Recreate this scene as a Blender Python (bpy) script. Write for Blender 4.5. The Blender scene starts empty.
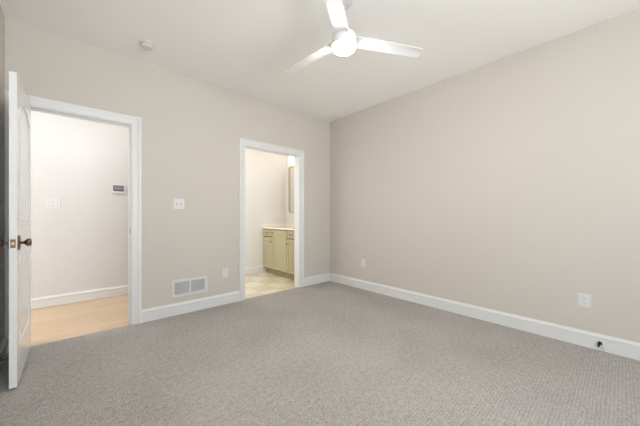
import bpy, bmesh, math, random
from mathutils import Vector, Matrix
from math import sin, cos, pi, radians

S = bpy.context.scene
COL = S.collection

# ------------------------------------------------------------------ camera
H = 2.743                     # ceiling height
cam_d = bpy.data.cameras.new('camera')
cam = bpy.data.objects.new('camera', cam_d)
COL.objects.link(cam)
cam_d.sensor_width = 36.0
cam_d.lens = 36.0 * 271.3 / 640.0
cam_d.shift_y = (215.2 - 213.0) / 640.0
cam_d.clip_start = 0.02
cam.location = (-3.263, -3.372, 1.128)
cam.rotation_euler = (radians(90), 0, -radians(41.95))
S.camera = cam

# ------------------------------------------------------------------ world, daylight, exposure
W = bpy.data.worlds.new('world')
S.world = W
W.use_nodes = True
wn = W.node_tree.nodes
wl = W.node_tree.links
wn.clear()
wo = wn.new('ShaderNodeOutputWorld')
wb = wn.new('ShaderNodeBackground')
wb.inputs['Strength'].default_value = 5.9
tc = wn.new('ShaderNodeTexCoord')
sx = wn.new('ShaderNodeSeparateXYZ')
wr = wn.new('ShaderNodeValToRGB')
wr.color_ramp.elements[0].position = 0.42
wr.color_ramp.elements[0].color = (1.62, 1.70, 1.80, 1)
wr.color_ramp.elements[1].position = 0.58
wr.color_ramp.elements[1].color = (0.70, 0.79, 0.90, 1)
mr = wn.new('ShaderNodeMapRange')
mr.inputs['From Min'].default_value = -1
mr.inputs['From Max'].default_value = 1
wl.new(tc.outputs['Generated'], sx.inputs[0])
wl.new(sx.outputs['Z'], mr.inputs['Value'])
wl.new(mr.outputs['Result'], wr.inputs['Fac'])
wl.new(wr.outputs['Color'], wb.inputs['Color'])
wl.new(wb.outputs[0], wo.inputs['Surface'])

YF = -5.2                     # inner face of the window wall behind the camera
XL = -3.696                   # inner face of the left wall
WINDOWS = [(-3.605, -2.60), (-2.40, -1.60)]
WZ0, WZ1 = 0.35, 2.25
for (a, b) in WINDOWS:        # sky portals in the two windows
    ld = bpy.data.lights.new('sky_portal', 'AREA')
    ld.shape = 'RECTANGLE'
    ld.size = b - a
    ld.size_y = WZ1 - WZ0
    ld.cycles.is_portal = True
    lo = bpy.data.objects.new('sky_portal', ld)
    COL.objects.link(lo)
    lo.location = ((a + b) / 2, YF - 0.16, (WZ0 + WZ1) / 2)
    lo.rotation_euler = (radians(90), 0, 0)


def area_light(name, loc, sx_, sy_, power, color):
    ld = bpy.data.lights.new(name, 'AREA')
    ld.shape = 'RECTANGLE'
    ld.size, ld.size_y = sx_, sy_
    ld.energy = power
    ld.color = color
    lo = bpy.data.objects.new(name, ld)
    COL.objects.link(lo)
    lo.location = loc
    return lo


area_light('hall_ceiling_lamp', (-3.3, 0.62, H - 0.02), 2.4, 0.7, 8.5, (0.93, 0.965, 1.0))
hd = area_light('hall_end_fill', (-5.3, 0.70, 1.45), 1.1, 2.4, 20.5, (0.92, 0.965, 1.0))  # added fill from the hall's left end, no window stands there
hd.rotation_euler = (radians(90), 0, radians(-90))
area_light('bath_ceiling_fill', (-1.15, 0.75, H - 0.02), 0.7, 0.8, 3.5, (1, 0.975, 0.95))  # unseen overhead fill added to brighten the bathroom
bd = area_light('bath_side_fill', (-1.83, 0.75, 1.35), 1.1, 2.3, 8.2, (1, 0.97, 0.95))  # added side fill for the jamb and vanity front, not a window
bd.rotation_euler = (radians(90), 0, radians(-90))

S.view_settings.view_transform = 'Standard'
S.view_settings.look = 'None'
S.view_settings.gamma = 1.0
S.view_settings.use_curve_mapping = False
S.view_settings.exposure = 0.63


# ------------------------------------------------------------------ materials
def lin(r, g, b):
    f = lambda c: (c / 255 / 12.92) if c / 255 <= 0.04045 else ((c / 255 + 0.055) / 1.055) ** 2.4
    return (f(r), f(g), f(b), 1.0)


def base_mat(name, rgb, rough=0.5, metal=0.0, spec=0.5):
    m = bpy.data.materials.new(name)
    m.use_nodes = True
    p = m.node_tree.nodes['Principled BSDF']
    p.inputs['Base Color'].default_value = lin(*rgb)
    p.inputs['Roughness'].default_value = rough
    p.inputs['Metallic'].default_value = metal
    p.inputs['Specular IOR Level'].default_value = spec
    return m


def paint(name, rgb, rough=0.6, amt=0.012, scale=220, spec=0.3):
    """painted surface: faint roller stipple as bump and a hair of tone variation"""
    m = base_mat(name, rgb, rough, 0, spec)
    n, l = m.node_tree.nodes, m.node_tree.links
    p = n['Principled BSDF']
    t = n.new('ShaderNodeTexCoord')
    z = n.new('ShaderNodeTexNoise')
    z.inputs['Scale'].default_value = scale
    l.new(t.outputs['Object'], z.inputs['Vector'])
    b = n.new('ShaderNodeBump')
    b.inputs['Strength'].default_value = 0.06
    b.inputs['Distance'].default_value = 0.002
    l.new(z.outputs['Fac'], b.inputs['Height'])
    l.new(b.outputs['Normal'], p.inputs['Normal'])
    z2 = n.new('ShaderNodeTexNoise')
    z2.inputs['Scale'].default_value = 1.3
    l.new(t.outputs['Object'], z2.inputs['Vector'])
    c = n.new('ShaderNodeMapRange')
    c.inputs['To Min'].default_value = 1 - amt
    c.inputs['To Max'].default_value = 1 + amt
    l.new(z2.outputs['Fac'], c.inputs['Value'])
    v = n.new('ShaderNodeVectorMath')
    v.operation = 'SCALE'
    v.inputs[0].default_value = lin(*rgb)[:3]
    l.new(c.outputs['Result'], v.inputs['Scale'])
    l.new(v.outputs['Vector'], p.inputs['Base Color'])
    return m


def carpet_mat():
    m = base_mat('carpet', (178, 170, 163), 0.95, 0, 0.1)
    n, l = m.node_tree.nodes, m.node_tree.links
    p = n['Principled BSDF']
    t = n.new('ShaderNodeTexCoord')
    # ribs of loops: rows along X, 16 mm apart in Y, broken into loops along X
    s = n.new('ShaderNodeSeparateXYZ')
    l.new(t.outputs['Object'], s.inputs[0])
    wob = n.new('ShaderNodeTexNoise')
    wob.inputs['Scale'].default_value = 9
    wob.inputs['Detail'].default_value = 2
    l.new(t.outputs['Object'], wob.inputs['Vector'])

    def math(op, a=None, b=None):
        k = n.new('ShaderNodeMath')
        k.operation = op
        for i, v in enumerate((a, b)):
            if v is None:
                continue
            if isinstance(v, (int, float)):
                k.inputs[i].default_value = v
            else:
                l.new(v, k.inputs[i])
        return k.outputs[0]
    ph = math('MULTIPLY', wob.outputs['Fac'], 3.0)
    rib = math('SINE', math('ADD', math('MULTIPLY', s.outputs['Y'], 2 * pi / 0.017), ph))
    lp = math('SINE', math('ADD', math('MULTIPLY', s.outputs['X'], 2 * pi / 0.026), math('MULTIPLY', ph, 1.7)))
    f = n.new('ShaderNodeTexNoise')
    f.inputs['Scale'].default_value = 120
    f.inputs['Detail'].default_value = 3
    f.inputs['Roughness'].default_value = 0.6
    l.new(t.outputs['Object'], f.inputs['Vector'])
    big = n.new('ShaderNodeTexNoise')
    big.inputs['Scale'].default_value = 1.6
    big.inputs['Detail'].default_value = 3
    l.new(t.outputs['Object'], big.inputs['Vector'])
    mid = n.new('ShaderNodeTexNoise')
    mid.inputs['Scale'].default_value = 34
    mid.inputs['Detail'].default_value = 3
    l.new(t.outputs['Object'], mid.inputs['Vector'])
    tone = math('ADD', math('MULTIPLY', rib, 0.075), math('MULTIPLY', math('MULTIPLY', lp, rib), 0.05))
    tone = math('ADD', tone, math('MULTIPLY', math('SUBTRACT', f.outputs['Fac'], 0.5), 1.9))
    tone = math('ADD', tone, math('MULTIPLY', math('SUBTRACT', mid.outputs['Fac'], 0.5), 0.62))
    tone = math('ADD', tone, math('MULTIPLY', math('SUBTRACT', big.outputs['Fac'], 0.5), 0.42))
    tone = math('ADD', tone, 1.0)
    v = n.new('ShaderNodeVectorMath')
    v.operation = 'SCALE'
    v.inputs[0].default_value = lin(*CARPET)[:3]
    l.new(tone, v.inputs['Scale'])
    l.new(v.outputs['Vector'], p.inputs['Base Color'])
    b = n.new('ShaderNodeBump')
    b.inputs['Strength'].default_value = 0.5
    b.inputs['Distance'].default_value = 0.004
    l.new(tone, b.inputs['Height'])
    l.new(b.outputs['Normal'], p.inputs['Normal'])
    return m


def wood_mat():
    m = base_mat('oak_floor', (214, 178, 140), 0.45)
    n, l = m.node_tree.nodes, m.node_tree.links
    p = n['Principled BSDF']
    t = n.new('ShaderNodeTexCoord')
    br = n.new('ShaderNodeTexBrick')
    br.inputs['Scale'].default_value = 1.0
    br.inputs['Brick Width'].default_value = 1.3
    br.inputs['Row Height'].default_value = 0.15
    br.inputs['Mortar Size'].default_value = 0.0012
    br.inputs['Color1'].default_value = lin(214, 186, 156)
    br.inputs['Color2'].default_value = lin(220, 194, 165)
    br.inputs['Mortar'].default_value = lin(188, 148, 112)
    br.offset = 0.37
    l.new(t.outputs['Object'], br.inputs['Vector'])
    mp = n.new('ShaderNodeMapping')
    mp.inputs['Scale'].default_value = (1.5, 26, 1)
    l.new(t.outputs['Object'], mp.inputs['Vector'])
    z = n.new('ShaderNodeTexNoise')
    z.inputs['Scale'].default_value = 2.5
    z.inputs['Detail'].default_value = 5
    l.new(mp.outputs['Vector'], z.inputs['Vector'])
    mx = n.new('ShaderNodeMixRGB')
    mx.blend_type = 'MULTIPLY'
    r = n.new('ShaderNodeValToRGB')
    r.color_ramp.elements[0].color = (0.86, 0.84, 0.82, 1)
    r.color_ramp.elements[1].color = (1.06, 1.05, 1.04, 1)
    l.new(z.outputs['Fac'], r.inputs['Fac'])
    mx.inputs['Fac'].default_value = 1
    l.new(br.outputs['Color'], mx.inputs['Color1'])
    l.new(r.outputs['Color'], mx.inputs['Color2'])
    l.new(mx.outputs['Color'], p.inputs['Base Color'])
    return m


def tile_mat():
    m = base_mat('bath_tile', (225, 215, 190), 0.3)
    n, l = m.node_tree.nodes, m.node_tree.links
    p = n['Principled BSDF']
    t = n.new('ShaderNodeTexCoord')
    mp = n.new('ShaderNodeMapping')
    mp.inputs['Location'].default_value = (0.06, 0.10, 0.5)
    l.new(t.outputs['Object'], mp.inputs['Vector'])
    ch = n.new('ShaderNodeTexChecker')
    ch.inputs['Scale'].default_value = 1 / 0.30
    ch.inputs['Color1'].default_value = lin(238, 230, 210)
    ch.inputs['Color2'].default_value = lin(223, 211, 184)
    l.new(mp.outputs['Vector'], ch.inputs['Vector'])
    br = n.new('ShaderNodeTexBrick')
    br.offset = 0
    br.inputs['Scale'].default_value = 1
    br.inputs['Brick Width'].default_value = 0.30
    br.inputs['Row Height'].default_value = 0.30
    br.inputs['Mortar Size'].default_value = 0.003
    br.inputs['Color1'].default_value = (1, 1, 1, 1)
    br.inputs['Color2'].default_value = (1, 1, 1, 1)
    br.inputs['Mortar'].default_value = (0.8, 0.78, 0.74, 1)
    l.new(mp.outputs['Vector'], br.inputs['Vector'])
    z = n.new('ShaderNodeTexNoise')
    z.inputs['Scale'].default_value = 7
    z.inputs['Detail'].default_value = 5
    z.inputs['Distortion'].default_value = 1.2
    l.new(t.outputs['Object'], z.inputs['Vector'])
    r = n.new('ShaderNodeValToRGB')
    r.color_ramp.elements[0].color = (0.88, 0.87, 0.85, 1)
    r.color_ramp.elements[1].color = (1.05, 1.05, 1.05, 1)
    l.new(z.outputs['Fac'], r.inputs['Fac'])
    a = n.new('ShaderNodeMixRGB')
    a.blend_type = 'MULTIPLY'
    a.inputs['Fac'].default_value = 1
    l.new(ch.outputs['Color'], a.inputs['Color1'])
    l.new(br.outputs['Color'], a.inputs['Color2'])
    c = n.new('ShaderNodeMixRGB')
    c.blend_type = 'MULTIPLY'
    c.inputs['Fac'].default_value = 1
    l.new(a.outputs['Color'], c.inputs['Color1'])
    l.new(r.outputs['Color'], c.inputs['Color2'])
    l.new(c.outputs['Color'], p.inputs['Base Color'])
    return m


def emit_mat(name, rgb, strength):
    m = bpy.data.materials.new(name)
    m.use_nodes = True
    n, l = m.node_tree.nodes, m.node_tree.links
    n.clear()
    o = n.new('ShaderNodeOutputMaterial')
    e = n.new('ShaderNodeEmission')
    e.inputs['Color'].default_value = lin(*rgb)
    e.inputs['Strength'].default_value = strength
    l.new(e.outputs[0], o.inputs['Surface'])
    return m


def pane_mat():
    m = bpy.data.materials.new('window_glass')
    m.use_nodes = True
    n, l = m.node_tree.nodes, m.node_tree.links
    n.clear()
    o = n.new('ShaderNodeOutputMaterial')
    mx = n.new('ShaderNodeMixShader')
    mx.inputs['Fac'].default_value = 0.06
    t = n.new('ShaderNodeBsdfTransparent')
    g = n.new('ShaderNodeBsdfGlossy')
    g.inputs['Roughness'].default_value = 0.02
    l.new(t.outputs[0], mx.inputs[1])
    l.new(g.outputs[0], mx.inputs[2])
    l.new(mx.outputs[0], o.inputs['Surface'])
    return m


CARPET = (175, 170.5, 166)
M = {
    'wall': paint('greige_wall_paint', (209, 202.5, 193), 0.7),
    'hall_wall': paint('hall_wall_paint', (220, 217, 214), 0.7),
    'bath_wall': paint('bath_wall_paint', (226, 222, 215), 0.6),
    'ceiling': paint('ceiling_paint', (250, 248, 244), 0.85, spec=0.15),
    'trim': paint('white_trim_paint', (228, 228, 226), 0.35, 0.006, 160, 0.45),
    'door': paint('white_door_paint', (236, 236, 234), 0.15, 0.006, 140, 0.45),
    'plastic': base_mat('white_plastic', (222, 220, 215), 0.4),
    'plate': base_mat('wall_plate_plastic', (225, 224, 221), 0.4),
    'slot': base_mat('socket_slot', (165, 160, 154), 0.6),
    'grille': base_mat('grille_louvre', (195, 196, 200), 0.45),
    'dark': base_mat('duct_dark', (120, 121, 124), 0.8),
    'bronze': base_mat('antique_bronze', (124, 104, 84), 0.34, 0.85),
    'brass': base_mat('latch_brass', (214, 190, 150), 0.3, 0.9),
    'steel': base_mat('brushed_steel', (150, 145, 138), 0.35, 0.9),
    'black': base_mat('black_rubber', (14, 14, 14), 0.5),
    'wire': base_mat('thin_wire', (150, 142, 136), 0.6),
    'fan_white': base_mat('fan_white', (238, 238, 236), 0.4),
    'blade': paint('fan_blade_white', (240, 240, 239), 0.4, 0.01, 60),
    'fan_steel': base_mat('fan_satin_nickel', (215, 214, 211), 0.45, 0.2),
    'lens': emit_mat('fan_lens_glow', (255, 248, 238), 125),
    'shade': emit_mat('vanity_shade_glow', (255, 248, 238), 4.2),
    'screen': base_mat('thermostat_screen', (140, 138, 148), 0.25),
    'screen_dark': base_mat('thermostat_band', (74, 72, 80), 0.3),
    'sage': paint('sage_cabinet_paint', (184, 177, 143), 0.45, 0.01, 120),
    'counter': base_mat('white_cultured_marble', (240, 234, 222), 0.2),
    'gap': base_mat('cabinet_shadow_gap', (96, 88, 60), 0.7),
    'kick': base_mat('toe_kick', (160, 148, 108), 0.6),
    'frame': base_mat('champagne_frame', (196, 182, 150), 0.35, 0.4),
    'mirror': base_mat('mirror_glass', (240, 240, 238), 0.02, 1.0),
    'carpet': carpet_mat(),
    'oak': wood_mat(),
    'tile': tile_mat(),
    'pane': pane_mat(),
}


# ------------------------------------------------------------------ mesh helpers
def box(bm, x0, x1, y0, y1, z0, z1, bevel=0.0, seg=2):
    g = bmesh.ops.create_cube(bm, size=1)
    vs = g['verts']
    for v in vs:
        v.co = Vector((x0 + (v.co.x + 0.5) * (x1 - x0), y0 + (v.co.y + 0.5) * (y1 - y0), z0 + (v.co.z + 0.5) * (z1 - z0)))
    if bevel:
        es = {e for v in vs for e in v.link_edges}
        bmesh.ops.bevel(bm, geom=list(es), offset=bevel, segments=seg, profile=0.5, affect='EDGES')


def lathe(bm, prof, seg=32, mat=Matrix.Identity(4)):
    """prof: list of (radius, height) along local +Z"""
    rings = []
    for r, z in prof:
        if r < 1e-6:
            rings.append([bm.verts.new(mat @ Vector((0, 0, z)))])
        else:
            rings.append([bm.verts.new(mat @ Vector((r * cos(2 * pi * i / seg), r * sin(2 * pi * i / seg), z))) for i in range(seg)])
    for a, b in zip(rings, rings[1:]):
        for i in range(seg):
            j = (i + 1) % seg
            if len(a) == 1 and len(b) == 1:
                continue
            if len(a) == 1:
                bm.faces.new((a[0], b[j], b[i]))
            elif len(b) == 1:
                bm.faces.new((a[i], a[j], b[0]))
            else:
                bm.faces.new((a[i], a[j], b[j], b[i]))
    for ring, flip in ((rings[0], True), (rings[-1], False)):
        if len(ring) > 1:
            bm.faces.new(ring[::-1] if flip else ring)


def tube(bm, pts, r, seg=8):
    pts = [Vector(p) for p in pts]
    rings = []
    for i, p in enumerate(pts):
        d = (pts[min(i + 1, len(pts) - 1)] - pts[max(i - 1, 0)]).normalized()
        u = d.orthogonal().normalized()
        if rings:
            u = (lastu - d * lastu.dot(d)).normalized()
        lastu = u
        w = d.cross(u)
        rings.append([bm.verts.new(p + u * r * cos(2 * pi * k / seg) + w * r * sin(2 * pi * k / seg)) for k in range(seg)])
    for a, b in zip(rings, rings[1:]):
        for k in range(seg):
            bm.faces.new((a[k], a[(k + 1) % seg], b[(k + 1) % seg], b[k]))
    bm.faces.new(rings[0][::-1])
    bm.faces.new(rings[-1])


def prism(bm, loop_a, loop_b):
    """two matching closed loops of points, capped"""
    a = [bm.verts.new(p) for p in loop_a]
    b = [bm.verts.new(p) for p in loop_b]
    n = len(a)
    for i in range(n):
        bm.faces.new((a[i], a[(i + 1) % n], b[(i + 1) % n], b[i]))
    bm.faces.new(a[::-1])
    bm.faces.new(b)


def obj(name, bm, mat, parent=None, smooth=None):
    bmesh.ops.recalc_face_normals(bm, faces=bm.faces)
    me = bpy.data.meshes.new(name)
    bm.to_mesh(me)
    bm.free()
    me.materials.append(M[mat] if isinstance(mat, str) else mat)
    o = bpy.data.objects.new(name, me)
    COL.objects.link(o)
    if smooth:
        for p in me.polygons:
            p.use_smooth = True
        me.set_sharp_from_angle(angle=radians(smooth))
    if parent:
        o.parent = parent
    return o


def struct(name, bm, mat, smooth=None):
    o = obj(name, bm, mat, None, smooth)
    o['kind'] = 'structure'
    return o


def thing(name, label, cat, loc=(0, 0, 0), rz=0.0, group=None):
    o = bpy.data.objects.new(name, None)
    o.empty_display_size = 0.05
    COL.objects.link(o)
    o.location = loc
    o.rotation_euler = (0, 0, rz)
    tag(o, label, cat, group)
    return o


def tag(o, label, cat, group=None):
    o['label'] = label
    o['category'] = cat
    if group:
        o['group'] = group


def sbox(name, mat, *a, **k):
    bm = bmesh.new()
    box(bm, *a, **k)
    return struct(name, bm, mat)


# ------------------------------------------------------------------ room shell
WT = 0.12
D1 = (-3.605, -2.845, 2.055)      # entry opening: left, right, head
D2 = (-1.578, -0.674, 2.055)      # bathroom opening
JT = 0.018                        # jamb board thickness
YH = 1.36                         # hall back wall
YB = 1.38                         # bathroom back wall
XB = 0.04                         # bathroom right wall
HX0, HX1 = -5.4, -1.95            # hall extent

sbox('floor', 'carpet', XL - 0.1, 0.1, YF - 0.1, 0.012, -0.06, 0.0)
sbox('floor_hall', 'oak', HX0, HX1, 0.012, YH + 0.1, -0.06, -0.004)
sbox('floor_bathroom', 'tile', HX1 + 0.1, XB + 0.1, 0.012, YB + 0.1, -0.06, -0.004)
sbox('ceiling', 'ceiling', XL - 0.1, 0.1, YF - 0.15, WT, H, H + 0.1)
sbox('ceiling_hall', 'ceiling', HX0, HX1, WT, YH + 0.1, H, H + 0.1)
sbox('ceiling_bathroom', 'ceiling', HX1, XB + 0.1, WT, YB + 0.1, H, H + 0.1)

bm = bmesh.new()
for x0, x1, z0, z1 in ((HX0, D1[0] - JT, 0, H), (D1[0] - JT, D1[1] + JT, D1[2] + JT, H), (D1[1] + JT, D2[0] - JT, 0, H),
                       (D2[0] - JT, D2[1] + JT, D2[2] + JT, H), (D2[1] + JT, XB, 0, H)):
    box(bm, x0, x1, 0, WT, z0, z1)
struct('wall_back', bm, 'wall')
sbox('wall_right', 'wall', 0, 0.12, YF - 0.12, 0.0, 0, H)
sbox('wall_left', 'wall', XL - 0.12, XL, YF - 0.12, 0.0, 0, H)
bm = bmesh.new()
xs = [XL] + [v for w in WINDOWS for v in w] + [0]
for i in range(0, len(xs), 2):
    box(bm, xs[i], xs[i + 1], YF - 0.12, YF, 0, H)
for a, b in WINDOWS:
    box(bm, a, b, YF - 0.12, YF, 0, WZ0)
    box(bm, a, b, YF - 0.12, YF, WZ1, H)
struct('wall_front', bm, 'wall')

sbox('wall_hall_back', 'hall_wall', HX0, HX1, YH, YH + 0.1, 0, H)
sbox('wall_hall_left', 'hall_wall', HX0 - 0.1, HX0, 0, YH + 0.1, 0, H)
sbox('wall_hall_right', 'hall_wall', HX1, HX1 + 0.1, WT, YH + 0.1, 0, H)
sbox('wall_bathroom_back', 'bath_wall', HX1 + 0.1, XB, YB, YB + 0.1, 0, H)
sbox('wall_bathroom_right', 'bath_wall', XB, XB + 0.1, WT, YB + 0.1, 0, H)

# windows behind the camera
for k, (a, b) in enumerate(WINDOWS):
    bm = bmesh.new()
    f = 0.05
    y0, y1 = YF - 0.09, YF - 0.04
    box(bm, a, a + f, y0, y1, WZ0, WZ1)
    box(bm, b - f, b, y0, y1, WZ0, WZ1)
    box(bm, a + f, b - f, y0, y1, WZ0, WZ0 + f)
    box(bm, a + f, b - f, y0, y1, WZ1 - f, WZ1)
    zm = (WZ0 + WZ1) / 2
    box(bm, a + f, b - f, y0, y1, zm - 0.022, zm + 0.022)
    w = struct('window_%d' % (k + 1), bm, 'trim')
    bm = bmesh.new()
    box(bm, a + f, b - f, YF - 0.068, YF - 0.064, WZ0 + f, zm - 0.022)
    box(bm, a + f, b - f, YF - 0.068, YF - 0.064, zm + 0.022, WZ1 - f)
    obj('pane', bm, 'pane', w)
    bm = bmesh.new()
    box(bm, a - 0.08, b + 0.08, YF, YF + 0.04, WZ0 - 0.025, WZ0, 0.004)
    box(bm, a - 0.085, a, YF, YF + 0.018, WZ0, WZ1)
    box(bm, b, b + 0.085, YF, YF + 0.018, WZ0, WZ1)
    box(bm, a - 0.085, b + 0.085, YF, YF + 0.018, WZ1, WZ1 + 0.085)
    obj('casing', bm, 'trim', w)

# baseboards: flat board with a moulded cap
BB = [(0, 0), (0.016, 0), (0.016, 0.098), (0.0145, 0.0985), (0.0145, 0.103), (0.021, 0.105), (0.021, 0.111), (0.0135, 0.117),
      (0.0085, 0.124), (0.0075, 0.129), (0.006, 0.134), (0, 0.134)]


def baseboard(name, p0, p1, nrm):
    n = Vector((nrm[0], nrm[1], 0))
    a, b = Vector((*p0, 0)), Vector((*p1, 0))
    bm = bmesh.new()
    prism(bm, [a + n * d + Vector((0, 0, z)) for d, z in BB], [b + n * d + Vector((0, 0, z)) for d, z in BB])
    return struct(name, bm, 'trim')


CW = 0.084                    # casing width
baseboard('baseboard_back', (D1[1] + 0.006 + CW, 0), (D2[0] - 0.006 - CW, 0), (0, -1))
baseboard('baseboard_back', (D2[1] + 0.006 + CW, 0), (0, 0), (0, -1))
baseboard('baseboard_right', (0, YF), (0, -0.0), (-1, 0))
baseboard('baseboard_left', (XL, YF), (XL, 0), (1, 0))
baseboard('baseboard_front', (XL, YF), (0, YF), (0, 1))
baseboard('baseboard_hall', (HX0, YH), (HX1, YH), (0, -1))
baseboard('baseboard_bathroom', (HX1 + 0.1, YB), (-0.512, YB), (0, -1))

# door casings (mitred moulding) with jamb lining and stop
CP = [(0, 0), (0, 0.010), (0.006, 0.013), (0.014, 0.0115), (0.050, 0.015), (0.058, 0.020), (0.066, 0.022), (0.078, 0.022),
      (CW, 0.019), (CW, 0)]


def casing(bm, xl, xr, zt, y, sgn):
    path = [((xl, 0), (-1, 0)), ((xl, zt), (-1, 1)), ((xr, zt), (1, 1)), ((xr, 0), (1, 0))]
    rings = [[bm.verts.new((c[0] + o[0] * u, y + sgn * d, c[1] + o[1] * u)) for u, d in CP] for c, o in path]
    n = len(CP)
    for a, b in zip(rings, rings[1:]):
        for i in range(n):
            bm.faces.new((a[i], a[(i + 1) % n], b[(i + 1) % n], b[i]))
    bm.faces.new(rings[0])
    bm.faces.new(rings[-1])


def door_trim(name, D, stop=True):
    xl, xr, zt = D
    bm = bmesh.new()
    casing(bm, xl - 0.006, xr + 0.006, zt + 0.006, 0, -1)
    t = struct(name, bm, 'trim')
    bm = bmesh.new()
    casing(bm, xl - 0.006, xr + 0.006, zt + 0.006, WT, 1)
    obj('rear_casing', bm, 'trim', t)
    bm = bmesh.new()
    box(bm, xl - JT, xl, 0, WT, 0, zt + JT)
    box(bm, xr, xr + JT, 0, WT, 0, zt + JT)
    box(bm, xl, xr, 0, WT, zt, zt + JT)
    obj('jamb', bm, 'trim', t)
    if stop:
        bm = bmesh.new()
        box(bm, xl, xl + 0.011, 0.04, 0.075, 0, zt, 0.002)
        box(bm, xr - 0.011, xr, 0.04, 0.075, 0, zt, 0.002)
        box(bm, xl + 0.011, xr - 0.011, 0.04, 0.075, zt - 0.011, zt, 0.002)
        obj('door_stop', bm, 'trim', t)
    return t


t1 = door_trim('trim_1', D1)
bm = bmesh.new()
box(bm, D1[1] - 0.0015, D1[1] + 0.001, 0.004, 0.032, 0.965 - 0.03, 0.965 + 0.03, 0.0005, 1)
sp = obj('strike_plate', bm, 'bronze', t1)
sp['label'] = 'small bronze strike plate on the right jamb'
door_trim('trim_2', D2, False)

# ------------------------------------------------------------------ entry door, open 90 degrees into the room
LX0, LX1 = -3.583, -3.548         # leaf thickness in X
LW = 0.738                        # leaf width, hinge at y=-0.012
LZ0, LZ1 = 0.014, 2.052
door = bpy.data.objects.new('door_1', None)
COL.objects.link(door)
door.location = (LX0, -0.012, 0)
door['kind'] = 'structure'
door['label'] = 'white two panel arched top door standing open on the left'


def panel_loop(y0, y1, z0, zs, rise, inset, n=14):
    """outline in the door plane (local: u along the leaf from the hinge, v up), arched top when rise > 0"""
    a, b = y0 + inset, y1 - inset
    pts = [(a, z0 + inset), (b, z0 + inset)]
    if rise:
        for i in range(n + 1):
            s = i / n
            u = b + (a - b) * s
            pts.append((u, zs - inset + rise * math.sin(pi * s) ** 0.9))
    else:
        pts += [(b, zs - inset), (a, zs - inset)]
    return pts


def leaf(bm):
    th = LX1 - LX0
    panels = [(0.105, LW - 0.105, 1.045, 1.852, 0.078), (0.105, LW - 0.105, 0.255, 0.855, 0.0)]
    for xface, sg in ((th, 1), (0.0, -1)):
        # frame of the leaf, built as strips around the panels so that no face overlaps another
        outer = [bm.verts.new((xface, -u, v)) for u, v in ((0, LZ0), (LW, LZ0), (LW, LZ1), (0, LZ1))]
        edges = [bm.edges.new((outer[i], outer[(i + 1) % 4])) for i in range(4)]
        all_edges = list(edges)
        rings = []
        for (y0, y1, z0, zs, rise) in panels:
            r0 = [bm.verts.new((xface, -u, v)) for u, v in panel_loop(y0, y1, z0, zs, rise, 0)]
            all_edges += [bm.edges.new((r0[i], r0[(i + 1) % len(r0)])) for i in range(len(r0))]
            rings.append((r0, (y0, y1, z0, zs, rise)))
        bmesh.ops.triangle_fill(bm, use_beauty=True, edges=all_edges, use_dissolve=False)
        for r0, P in rings:
            prev = r0
            for inset, depth in ((0.006, 0.0035), (0.014, -0.008), (0.026, -0.010), (0.052, -0.004)):
                cur = [bm.verts.new((xface + sg * depth, -u, v)) for u, v in panel_loop(*P, inset)]
                for i in range(len(cur)):
                    j = (i + 1) % len(cur)
                    bm.faces.new((prev[i], prev[j], cur[j], cur[i]))
                prev = cur
            bm.faces.new(prev)
    # four edges of the leaf
    c = [(0, LZ0), (LW, LZ0), (LW, LZ1), (0, LZ1)]
    for i in range(4):
        (u0, v0), (u1, v1) = c[i], c[(i + 1) % 4]
        bm.faces.new([bm.verts.new(p) for p in ((0, -u0, v0), (th, -u0, v0), (th, -u1, v1), (0, -u1, v1))])
    bmesh.ops.remove_doubles(bm, verts=bm.verts, dist=1e-5)


bm = bmesh.new()
leaf(bm)
lf = obj('door_leaf', bm, 'door', door)
KZ, KU = 0.945, LW - 0.062
for nm, sg, x0 in (('door_knob', 1, LX1 - LX0), ('door_knob', -1, 0.0)):
    m = Matrix.Translation((x0, -KU, KZ)) @ Matrix.Rotation(sg * pi / 2, 4, 'Y')
    bm = bmesh.new()
    lathe(bm, [(0.010, 0.006), (0.0095, 0.024), (0.012, 0.028), (0.019, 0.032), (0.0255, 0.040), (0.027, 0.047), (0.0245, 0.055),
               (0.017, 0.060), (0.0, 0.0615)], 28, m)
    kn = obj(nm, bm, 'bronze', door, 40)
    kn['label'] = 'bronze round knob'
    bm = bmesh.new()
    lathe(bm, [(0.050, 0.0), (0.050, 0.004), (0.046, 0.007), (0.024, 0.009), (0.0, 0.010)], 32, m)
    obj('rosette', bm, 'bronze', kn, 40)
bm = bmesh.new()
box(bm, 0.006, 0.029, -LW - 0.0015, -LW + 0.001, KZ - 0.028, KZ + 0.028, 0.0005, 1)
lp = obj('latch_plate', bm, 'bronze', door)
bm = bmesh.new()
box(bm, 0.011, 0.024, -LW - 0.009, -LW, KZ - 0.009, KZ + 0.009, 0.002)
obj('latch_bolt', bm, 'brass', lp)
for z in (0.22, 1.03, 1.84):
    bm = bmesh.new()
    lathe(bm, [(0.0065, -0.045), (0.0065, 0.045)], 14, Matrix.Translation((-0.004, 0.006, z)))
    box(bm, -0.004, 0.030, -0.0015, 0.001, z - 0.044, z + 0.044)
    obj('hinge', bm, 'bronze', door)

# bronze bumper assumed for an unidentified glossy thing on the baseboard behind the door
ds = thing('assumed_bumper', 'small bronze piece, assumed a door bumper, on the left baseboard behind the open door', 'door stop', (XL + 0.016, -0.30, 0.060))
bm = bmesh.new()
rm = Matrix.Rotation(pi / 2, 4, 'Y')
lathe(bm, [(0.016, 0), (0.016, 0.004), (0.007, 0.008), (0.006, 0.056)], 16, rm)
obj('stem', bm, 'bronze', ds, 40)
bm = bmesh.new()
lathe(bm, [(0.010, 0.056), (0.011, 0.060), (0.010, 0.070), (0, 0.072)], 16, rm)
obj('rubber_tip', bm, 'black', ds, 40)

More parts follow.
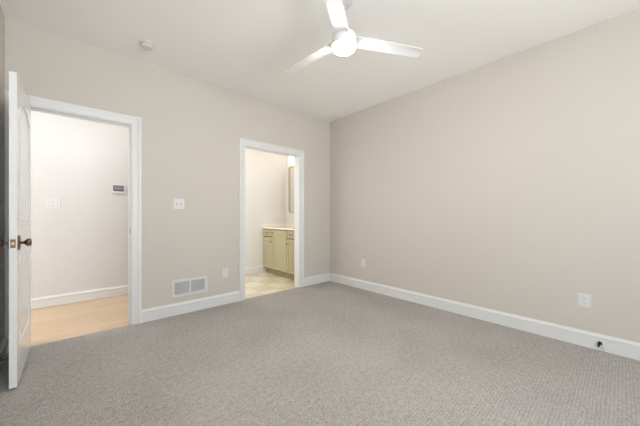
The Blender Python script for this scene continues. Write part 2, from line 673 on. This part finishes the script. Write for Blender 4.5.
# ------------------------------------------------------------------ ceiling fan
FX, FY, ZB = -1.765, -1.975, 2.45
fan = thing('ceiling_fan', 'white three blade ceiling fan with a glowing round light', 'ceiling fan', (FX, FY, ZB))
bm = bmesh.new()
lathe(bm, [(0.0, H - ZB), (0.062, H - ZB), (0.064, H - ZB - 0.015), (0.050, H - ZB - 0.035), (0.022, H - ZB - 0.044), (0.0, H - ZB - 0.044)], 32)
obj('ceiling_canopy', bm, 'fan_steel', fan, 40)
bm = bmesh.new()
lathe(bm, [(0.0125, 0.05), (0.0125, H - ZB - 0.04)], 16)
obj('downrod', bm, 'fan_steel', fan, 40)
bm = bmesh.new()
lathe(bm, [(0.0, 0.075), (0.026, 0.075), (0.034, 0.055), (0.076, 0.036), (0.090, 0.022), (0.094, -0.020), (0.094, -0.040), (0.0, -0.040)], 40)
obj('motor_housing', bm, 'fan_white', fan, 40)
bm = bmesh.new()
lathe(bm, [(0.094, -0.040), (0.094, -0.055), (0.090, -0.058)], 40)
obj('light_ring', bm, 'fan_white', fan, 40)
bm = bmesh.new()
lathe(bm, [(0.0, -0.052), (0.088, -0.052), (0.088, -0.060), (0.080, -0.076), (0.060, -0.088), (0.030, -0.094), (0.0, -0.096)], 40)
ln = obj('light_lens', bm, 'lens', fan, 60)
ln['label'] = 'bright glowing round light lens'


def blade_mesh():
    bm = bmesh.new()
    n = 26
    top, bot = [], []
    for i in range(n + 1):
        s = i / n
        r = 0.092 + s * (0.668 - 0.092)
        w = 0.049 + 0.003 * sin(pi * min(s * 1.3, 1))
        if s > 0.93:                                  # rounded tip
            q = (s - 0.93) / 0.07
            w *= math.sqrt(max(1 - (q * 0.82) ** 2, 0.02))
        row_t, row_b = [], []
        for k in range(7):
            t = -1 + 2 * k / 6
            camber = 0.006 * (1 - t * t)
            tilt = radians(-8)
            y = t * w
            z = camber
            yy, zz = y * cos(tilt) - z * sin(tilt), y * sin(tilt) + z * cos(tilt)
            row_t.append(bm.verts.new((r, yy, zz + 0.003)))
            row_b.append(bm.verts.new((r, yy, zz - 0.003)))
        top.append(row_t)
        bot.append(row_b)
    for i in range(n):
        for k in range(6):
            bm.faces.new((top[i][k], top[i + 1][k], top[i + 1][k + 1], top[i][k + 1]))
            bm.faces.new((bot[i][k], bot[i][k + 1], bot[i + 1][k + 1], bot[i + 1][k]))
        for k in (0, 6):
            bm.faces.new((top[i][k], bot[i][k], bot[i + 1][k], top[i + 1][k]))
    for i in (0, n):
        for k in range(6):
            bm.faces.new((top[i][k], top[i][k + 1], bot[i][k + 1], bot[i][k]))
    return bm


b0 = obj('blade', blade_mesh(), 'blade', fan, 30)
FAN_A = -26.5
b0.rotation_euler.z = radians(FAN_A)
for k in (1, 2):
    c = b0.copy()
    COL.objects.link(c)
    c.parent = fan
    c.rotation_euler.z = radians(FAN_A + 120 * k)

# ------------------------------------------------------------------ smoke detector
sd = thing('smoke_detector', 'round white smoke detector on the ceiling at upper left', 'smoke detector', (-2.765, -0.38, H))
sd.scale = (0.92, 0.92, 0.92)
bm = bmesh.new()
lathe(bm, [(0.0, 0), (0.068, 0), (0.068, -0.010), (0.064, -0.014), (0.0, -0.014)], 36)
obj('mounting_plate', bm, 'plastic', sd, 30)
bm = bmesh.new()
lathe(bm, [(0.055, -0.014), (0.058, -0.018), (0.056, -0.034), (0.046, -0.042), (0.018, -0.044), (0.016, -0.041), (0.0, -0.041)], 36)
obj('sensor_cover', bm, 'plastic', sd, 30)
bm = bmesh.new()
lathe(bm, [(0.0545, -0.0135), (0.0605, -0.0155), (0.0605, -0.0185), (0.0545, -0.0185)], 36)
obj('vent_ring', bm, 'slot', sd, 30)


# ------------------------------------------------------------------ wall plates (local: x right along wall, y out of wall = -Y, z up)
def plate_root(name, label, cat, loc, rz, group=None):
    return thing(name, label, cat, loc, rz, group)


def cover(root, w, h, mat='plate'):
    bm = bmesh.new()
    box(bm, -w / 2, w / 2, -0.006, 0, -h / 2, h / 2, 0.0025, 2)
    return obj('cover_plate', bm, mat, root)


def toggle(root, x, up=True):
    bm = bmesh.new()
    box(bm, x - 0.0055, x + 0.0055, -0.0065, -0.005, -0.0125, 0.0125)
    sl = obj('toggle_slot', bm, 'slot', root)
    bm = bmesh.new()
    z0 = 0.001 if up else -0.009
    box(bm, x - 0.004, x + 0.004, -0.017, -0.006, z0, z0 + 0.008, 0.0015)
    obj('toggle_lever', bm, 'plate', root)


def rocker(root, x):
    bm = bmesh.new()
    box(bm, x - 0.0165, x + 0.0165, -0.0085, -0.005, -0.034, 0.034, 0.0015)
    obj('rocker', bm, 'plate', root)
    bm = bmesh.new()
    box(bm, x - 0.018, x + 0.018, -0.0063, -0.005, -0.0355, 0.0355)
    obj('rocker_gap', bm, 'slot', root)


def receptacle(root):
    for zc in (0.0195, -0.0195):
        bm = bmesh.new()
        box(bm, -0.0165, 0.0165, -0.0082, -0.005, zc - 0.014, zc + 0.014, 0.003)
        r = obj('receptacle', bm, 'plate', root)
        bm = bmesh.new()
        box(bm, -0.0075, -0.0050, -0.0088, -0.0080, zc - 0.001, zc + 0.008)
        box(bm, 0.0050, 0.0075, -0.0088, -0.0080, zc - 0.001, zc + 0.006)
        box(bm, -0.0025, 0.0025, -0.0088, -0.0080, zc - 0.009, zc - 0.004)
        obj('socket_hole', bm, 'slot', r)


sw = plate_root('light_switch', 'white double light switch plate on the beige wall between the two doorways', 'light switch', (-2.394, 0, 1.255), 0, 'light switches')
cover(sw, 0.116, 0.116)
toggle(sw, -0.023)
toggle(sw, 0.023, False)

hs = plate_root('light_switch', 'white light switch plate on the hall wall seen through the left doorway', 'light switch', (-3.478, YH, 1.267), 0, 'light switches')
cover(hs, 0.130, 0.116)
rocker(hs, -0.023)
rocker(hs, 0.023)

o1 = plate_root('power_outlet', 'white outlet on the back wall right of the return vent', 'outlet', (-1.849, 0, 0.392), 0, 'wall outlets')
cover(o1, 0.072, 0.116)
receptacle(o1)
o2 = plate_root('power_outlet', 'faint white outlet on the right wall close to the room corner', 'outlet', (0, -0.735, 0.398), -pi / 2, 'wall outlets')
cover(o2, 0.072, 0.116)
receptacle(o2)
o3 = plate_root('power_outlet', 'white outlet on the right wall at far right above the baseboard', 'outlet', (0, -3.158, 0.394), -pi / 2, 'wall outlets')
cover(o3, 0.084, 0.116)
receptacle(o3)

th = plate_root('thermostat', 'white thermostat with grey screen on the hall wall', 'thermostat', (-2.822, YH, 1.495), 0)
bm = bmesh.new()
box(bm, -0.072, 0.072, -0.020, 0, -0.062, 0.058, 0.005, 3)
obj('housing', bm, 'plastic', th)
bm = bmesh.new()
box(bm, -0.060, 0.060, -0.0225, -0.019, -0.030, 0.048, 0.001, 1)
scn = obj('screen', bm, 'screen_dark', th)
bm = bmesh.new()
box(bm, -0.050, 0.052, -0.0235, -0.022, -0.012, 0.036)
obj('display', bm, 'screen', scn)

# ------------------------------------------------------------------ return air vent
rv = thing('return_vent', 'white two section return air grille low on the back wall', 'vent', (-2.274, 0, 0.297))
VW, VH, VB = 0.392, 0.194, 0.028
bm = bmesh.new()
for a in ((-VW / 2, VW / 2, VH / 2 - VB, VH / 2), (-VW / 2, VW / 2, -VH / 2, -VH / 2 + VB)):
    box(bm, a[0], a[1], -0.010, 0, a[2], a[3], 0.002)
for a in ((-VW / 2, -VW / 2 + VB), (VW / 2 - VB, VW / 2), (-0.009, 0.009)):
    box(bm, a[0], a[1], -0.010, 0, -VH / 2 + VB, VH / 2 - VB, 0.001)
obj('grille_frame', bm, 'plastic', rv)
bm = bmesh.new()
box(bm, -VW / 2 + VB, VW / 2 - VB, -0.001, 0, -VH / 2 + VB, VH / 2 - VB)
obj('duct_backing', bm, 'dark', rv)
for x0, x1 in ((-VW / 2 + VB, -0.009), (0.009, VW / 2 - VB)):
    bm = bmesh.new()
    n = 12
    for i in range(n):
        z = -VH / 2 + VB + (i + 0.5) * (VH - 2 * VB) / n
        p = [(-0.0085, z - 0.0040), (-0.0075, z - 0.0050), (-0.0015, z + 0.0030), (-0.0025, z + 0.0040)]
        prism(bm, [(x0, y, q) for y, q in p], [(x1, y, q) for y, q in p])
    obj('louvre_panel', bm, 'grille', rv)

# ------------------------------------------------------------------ cable stub in the right baseboard
cb = thing('cable_stub', 'black cable end poking out of the right baseboard with a thin wire', 'cable', (-0.016, -3.250, 0.062))
bm = bmesh.new()
lathe(bm, [(0.012, 0), (0.014, 0.003), (0.014, 0.008), (0.009, 0.010), (0.009, 0.020), (0, 0.021)], 16, Matrix.Rotation(-pi / 2, 4, 'Y'))
obj('grommet', bm, 'black', cb, 40)
bm = bmesh.new()
tube(bm, [(-0.016, 0.0, 0.0), (-0.021, 0.004, -0.006), (-0.023, 0.007, -0.016), (-0.022, 0.008, -0.026)], 0.007, 10)
obj('connector', bm, 'black', cb, 40)
bm = bmesh.new()
tube(bm, [(-0.012, -0.004, -0.004), (-0.020, -0.012, -0.020), (-0.022, -0.020, -0.042), (-0.024, -0.027, -0.0595)], 0.0018, 8)
obj('wire', bm, 'wire', cb, 40)

# ------------------------------------------------------------------ bathroom vanity
VX = -0.515                    # front of the cabinet doors
V0, V1 = 0.135, YB - 0.001
van = thing('vanity_cabinet', 'sage green bathroom vanity cabinet with beadboard centre door', 'cabinet', (0, 0, 0))
bm = bmesh.new()
box(bm, VX + 0.02, XB - 0.001, V0, V1, 0.10, 0.868)
obj('carcass', bm, 'gap', van)
bm = bmesh.new()
box(bm, VX + 0.075, XB - 0.001, V0, V1, -0.004, 0.10)
obj('toe_kick', bm, 'kick', van)


def front_panel(name, y0, y1, z0, z1, bead=False, knob=None, pull=None):
    """shaker front facing -X: frame with a recessed (optionally beaded) centre"""
    root_x0, root_x1 = VX, VX + 0.0195
    fw = 0.052 if z1 - z0 > 0.3 else 0.030
    bm = bmesh.new()
    box(bm, root_x0, root_x1, y0, y0 + fw, z0, z1, 0.0015, 1)
    box(bm, root_x0, root_x1, y1 - fw, y1, z0, z1, 0.0015, 1)
    box(bm, root_x0, root_x1, y0 + fw, y1 - fw, z0, z0 + fw, 0.0015, 1)
    box(bm, root_x0, root_x1, y0 + fw, y1 - fw, z1 - fw, z1, 0.0015, 1)
    if bead:
        n = max(1, round((y1 - y0 - 2 * fw) / 0.041))
        s = (y1 - y0 - 2 * fw) / n
        for i in range(n):
            a = y0 + fw + i * s
            box(bm, root_x0 + 0.008, root_x1, a + 0.002, a + s - 0.002, z0 + fw, z1 - fw, 0.0022, 2)
    else:
        box(bm, root_x0 + 0.009, root_x1, y0 + fw, y1 - fw, z0 + fw, z1 - fw)
    d = obj(name, bm, 'sage', van)
    if knob:
        bm = bmesh.new()
        m = Matrix.Translation((root_x0, knob[0], knob[1])) @ Matrix.Rotation(-pi / 2, 4, 'Y')
        lathe(bm, [(0.008, 0), (0.006, 0.004), (0.0055, 0.014), (0.013, 0.019), (0.0145, 0.024), (0.010, 0.029), (0, 0.030)], 18, m)
        obj('knob', bm, 'bronze', d, 40)
    if pull:
        yc, zc = pull
        bm = bmesh.new()
        tube(bm, [(root_x0, yc - 0.042, zc + 0.006), (root_x0 - 0.018, yc - 0.042, zc + 0.004), (root_x0 - 0.024, yc - 0.030, zc - 0.010),
                  (root_x0 - 0.024, yc, zc - 0.016), (root_x0 - 0.024, yc + 0.030, zc - 0.010), (root_x0 - 0.018, yc + 0.042, zc + 0.004),
                  (root_x0, yc + 0.042, zc + 0.006)], 0.0042, 8)
        obj('pull_handle', bm, 'bronze', d, 40)
    return d


front_panel('drawer', 1.043, 1.352, 0.726, 0.854, pull=(1.18, 0.793))
front_panel('cabinet_door', 1.043, 1.352, 0.115, 0.708, bead=True, knob=(1.068, 0.625))
front_panel('cabinet_door', 0.586, 1.029, 0.115, 0.854, bead=True, knob=(1.004, 0.795))
front_panel('drawer', 0.225, 0.570, 0.726, 0.854, pull=(0.42, 0.793))
front_panel('cabinet_door', 0.225, 0.570, 0.115, 0.708, bead=True, knob=(0.538, 0.625))

ct = thing('countertop', 'white vanity countertop on the sage green cabinet', 'countertop', (0, 0, 0.868))
bm = bmesh.new()
box(bm, VX - 0.025, XB - 0.001, V0, V1, 0.0, 0.026, 0.005, 2)
obj('slab', bm, 'counter', ct)
bm = bmesh.new()
box(bm, VX - 0.010, XB - 0.001, V1 - 0.018, V1, 0.026, 0.095, 0.003, 2)
obj('side_splash', bm, 'counter', ct)
bm = bmesh.new()
box(bm, XB - 0.019, XB - 0.001, V0, V1 - 0.019, 0.026, 0.095, 0.003, 2)
obj('back_splash', bm, 'counter', ct)

# framed mirror with rounded corners on the bathroom right wall
mi = thing('wall_mirror', 'framed wall mirror above the bathroom vanity', 'mirror', (XB, 0.80, 1.652))


def round_rect(hw, hh, r, n=6):
    pts = []
    for cx, cz, a0 in ((hw - r, hh - r, 0), (-hw + r, hh - r, 90), (-hw + r, -hh + r, 180), (hw - r, -hh + r, 270)):
        for i in range(n + 1):
            a = radians(a0 + 90 * i / n)
            pts.append((cx + r * cos(a), cz + r * sin(a)))
    return pts


bm = bmesh.new()
o_ = round_rect(0.453, 0.479, 0.05)
i_ = round_rect(0.433, 0.459, 0.035)
rings = [[bm.verts.new((x, y, z)) for y, z in L] for x, L in ((-0.001, o_), (-0.026, o_), (-0.028, i_), (-0.001, i_))]
n = len(o_)
for a, b in ((0, 1), (1, 2), (2, 3), (3, 0)):
    for k in range(n):
        bm.faces.new((rings[a][k], rings[a][(k + 1) % n], rings[b][(k + 1) % n], rings[b][k]))
obj('mirror_frame', bm, 'frame', mi)
bm = bmesh.new()
prism(bm, [(-0.002, y, z) for y, z in i_], [(-0.012, y, z) for y, z in i_])
obj('mirror_glass', bm, 'mirror', mi)

# three lamp vanity light above the mirror
vl = thing('vanity_light', 'bright wall light above the bathroom mirror', 'wall light', (XB, 0.80, 2.24))
bm = bmesh.new()
box(bm, -0.025, -0.001, -0.33, 0.33, -0.03, 0.03, 0.006, 2)
obj('back_bar', bm, 'steel', vl)
for y in (-0.27, 0.0, 0.27):
    bm = bmesh.new()
    tube(bm, [(-0.02, y, 0), (-0.07, y, 0.005), (-0.082, y, 0.03), (-0.085, y, 0.055)], 0.008, 10)
    arm = obj('lamp_arm', bm, 'steel', vl, 40)
    bm = bmesh.new()
    lathe(bm, [(0.0, 0.09), (0.030, 0.09), (0.042, 0.06), (0.050, -0.03), (0.054, -0.10), (0.0, -0.10)], 24, Matrix.Translation((-0.085, y, 0.03)))
    obj('lamp_shade', bm, 'shade', arm, 40)
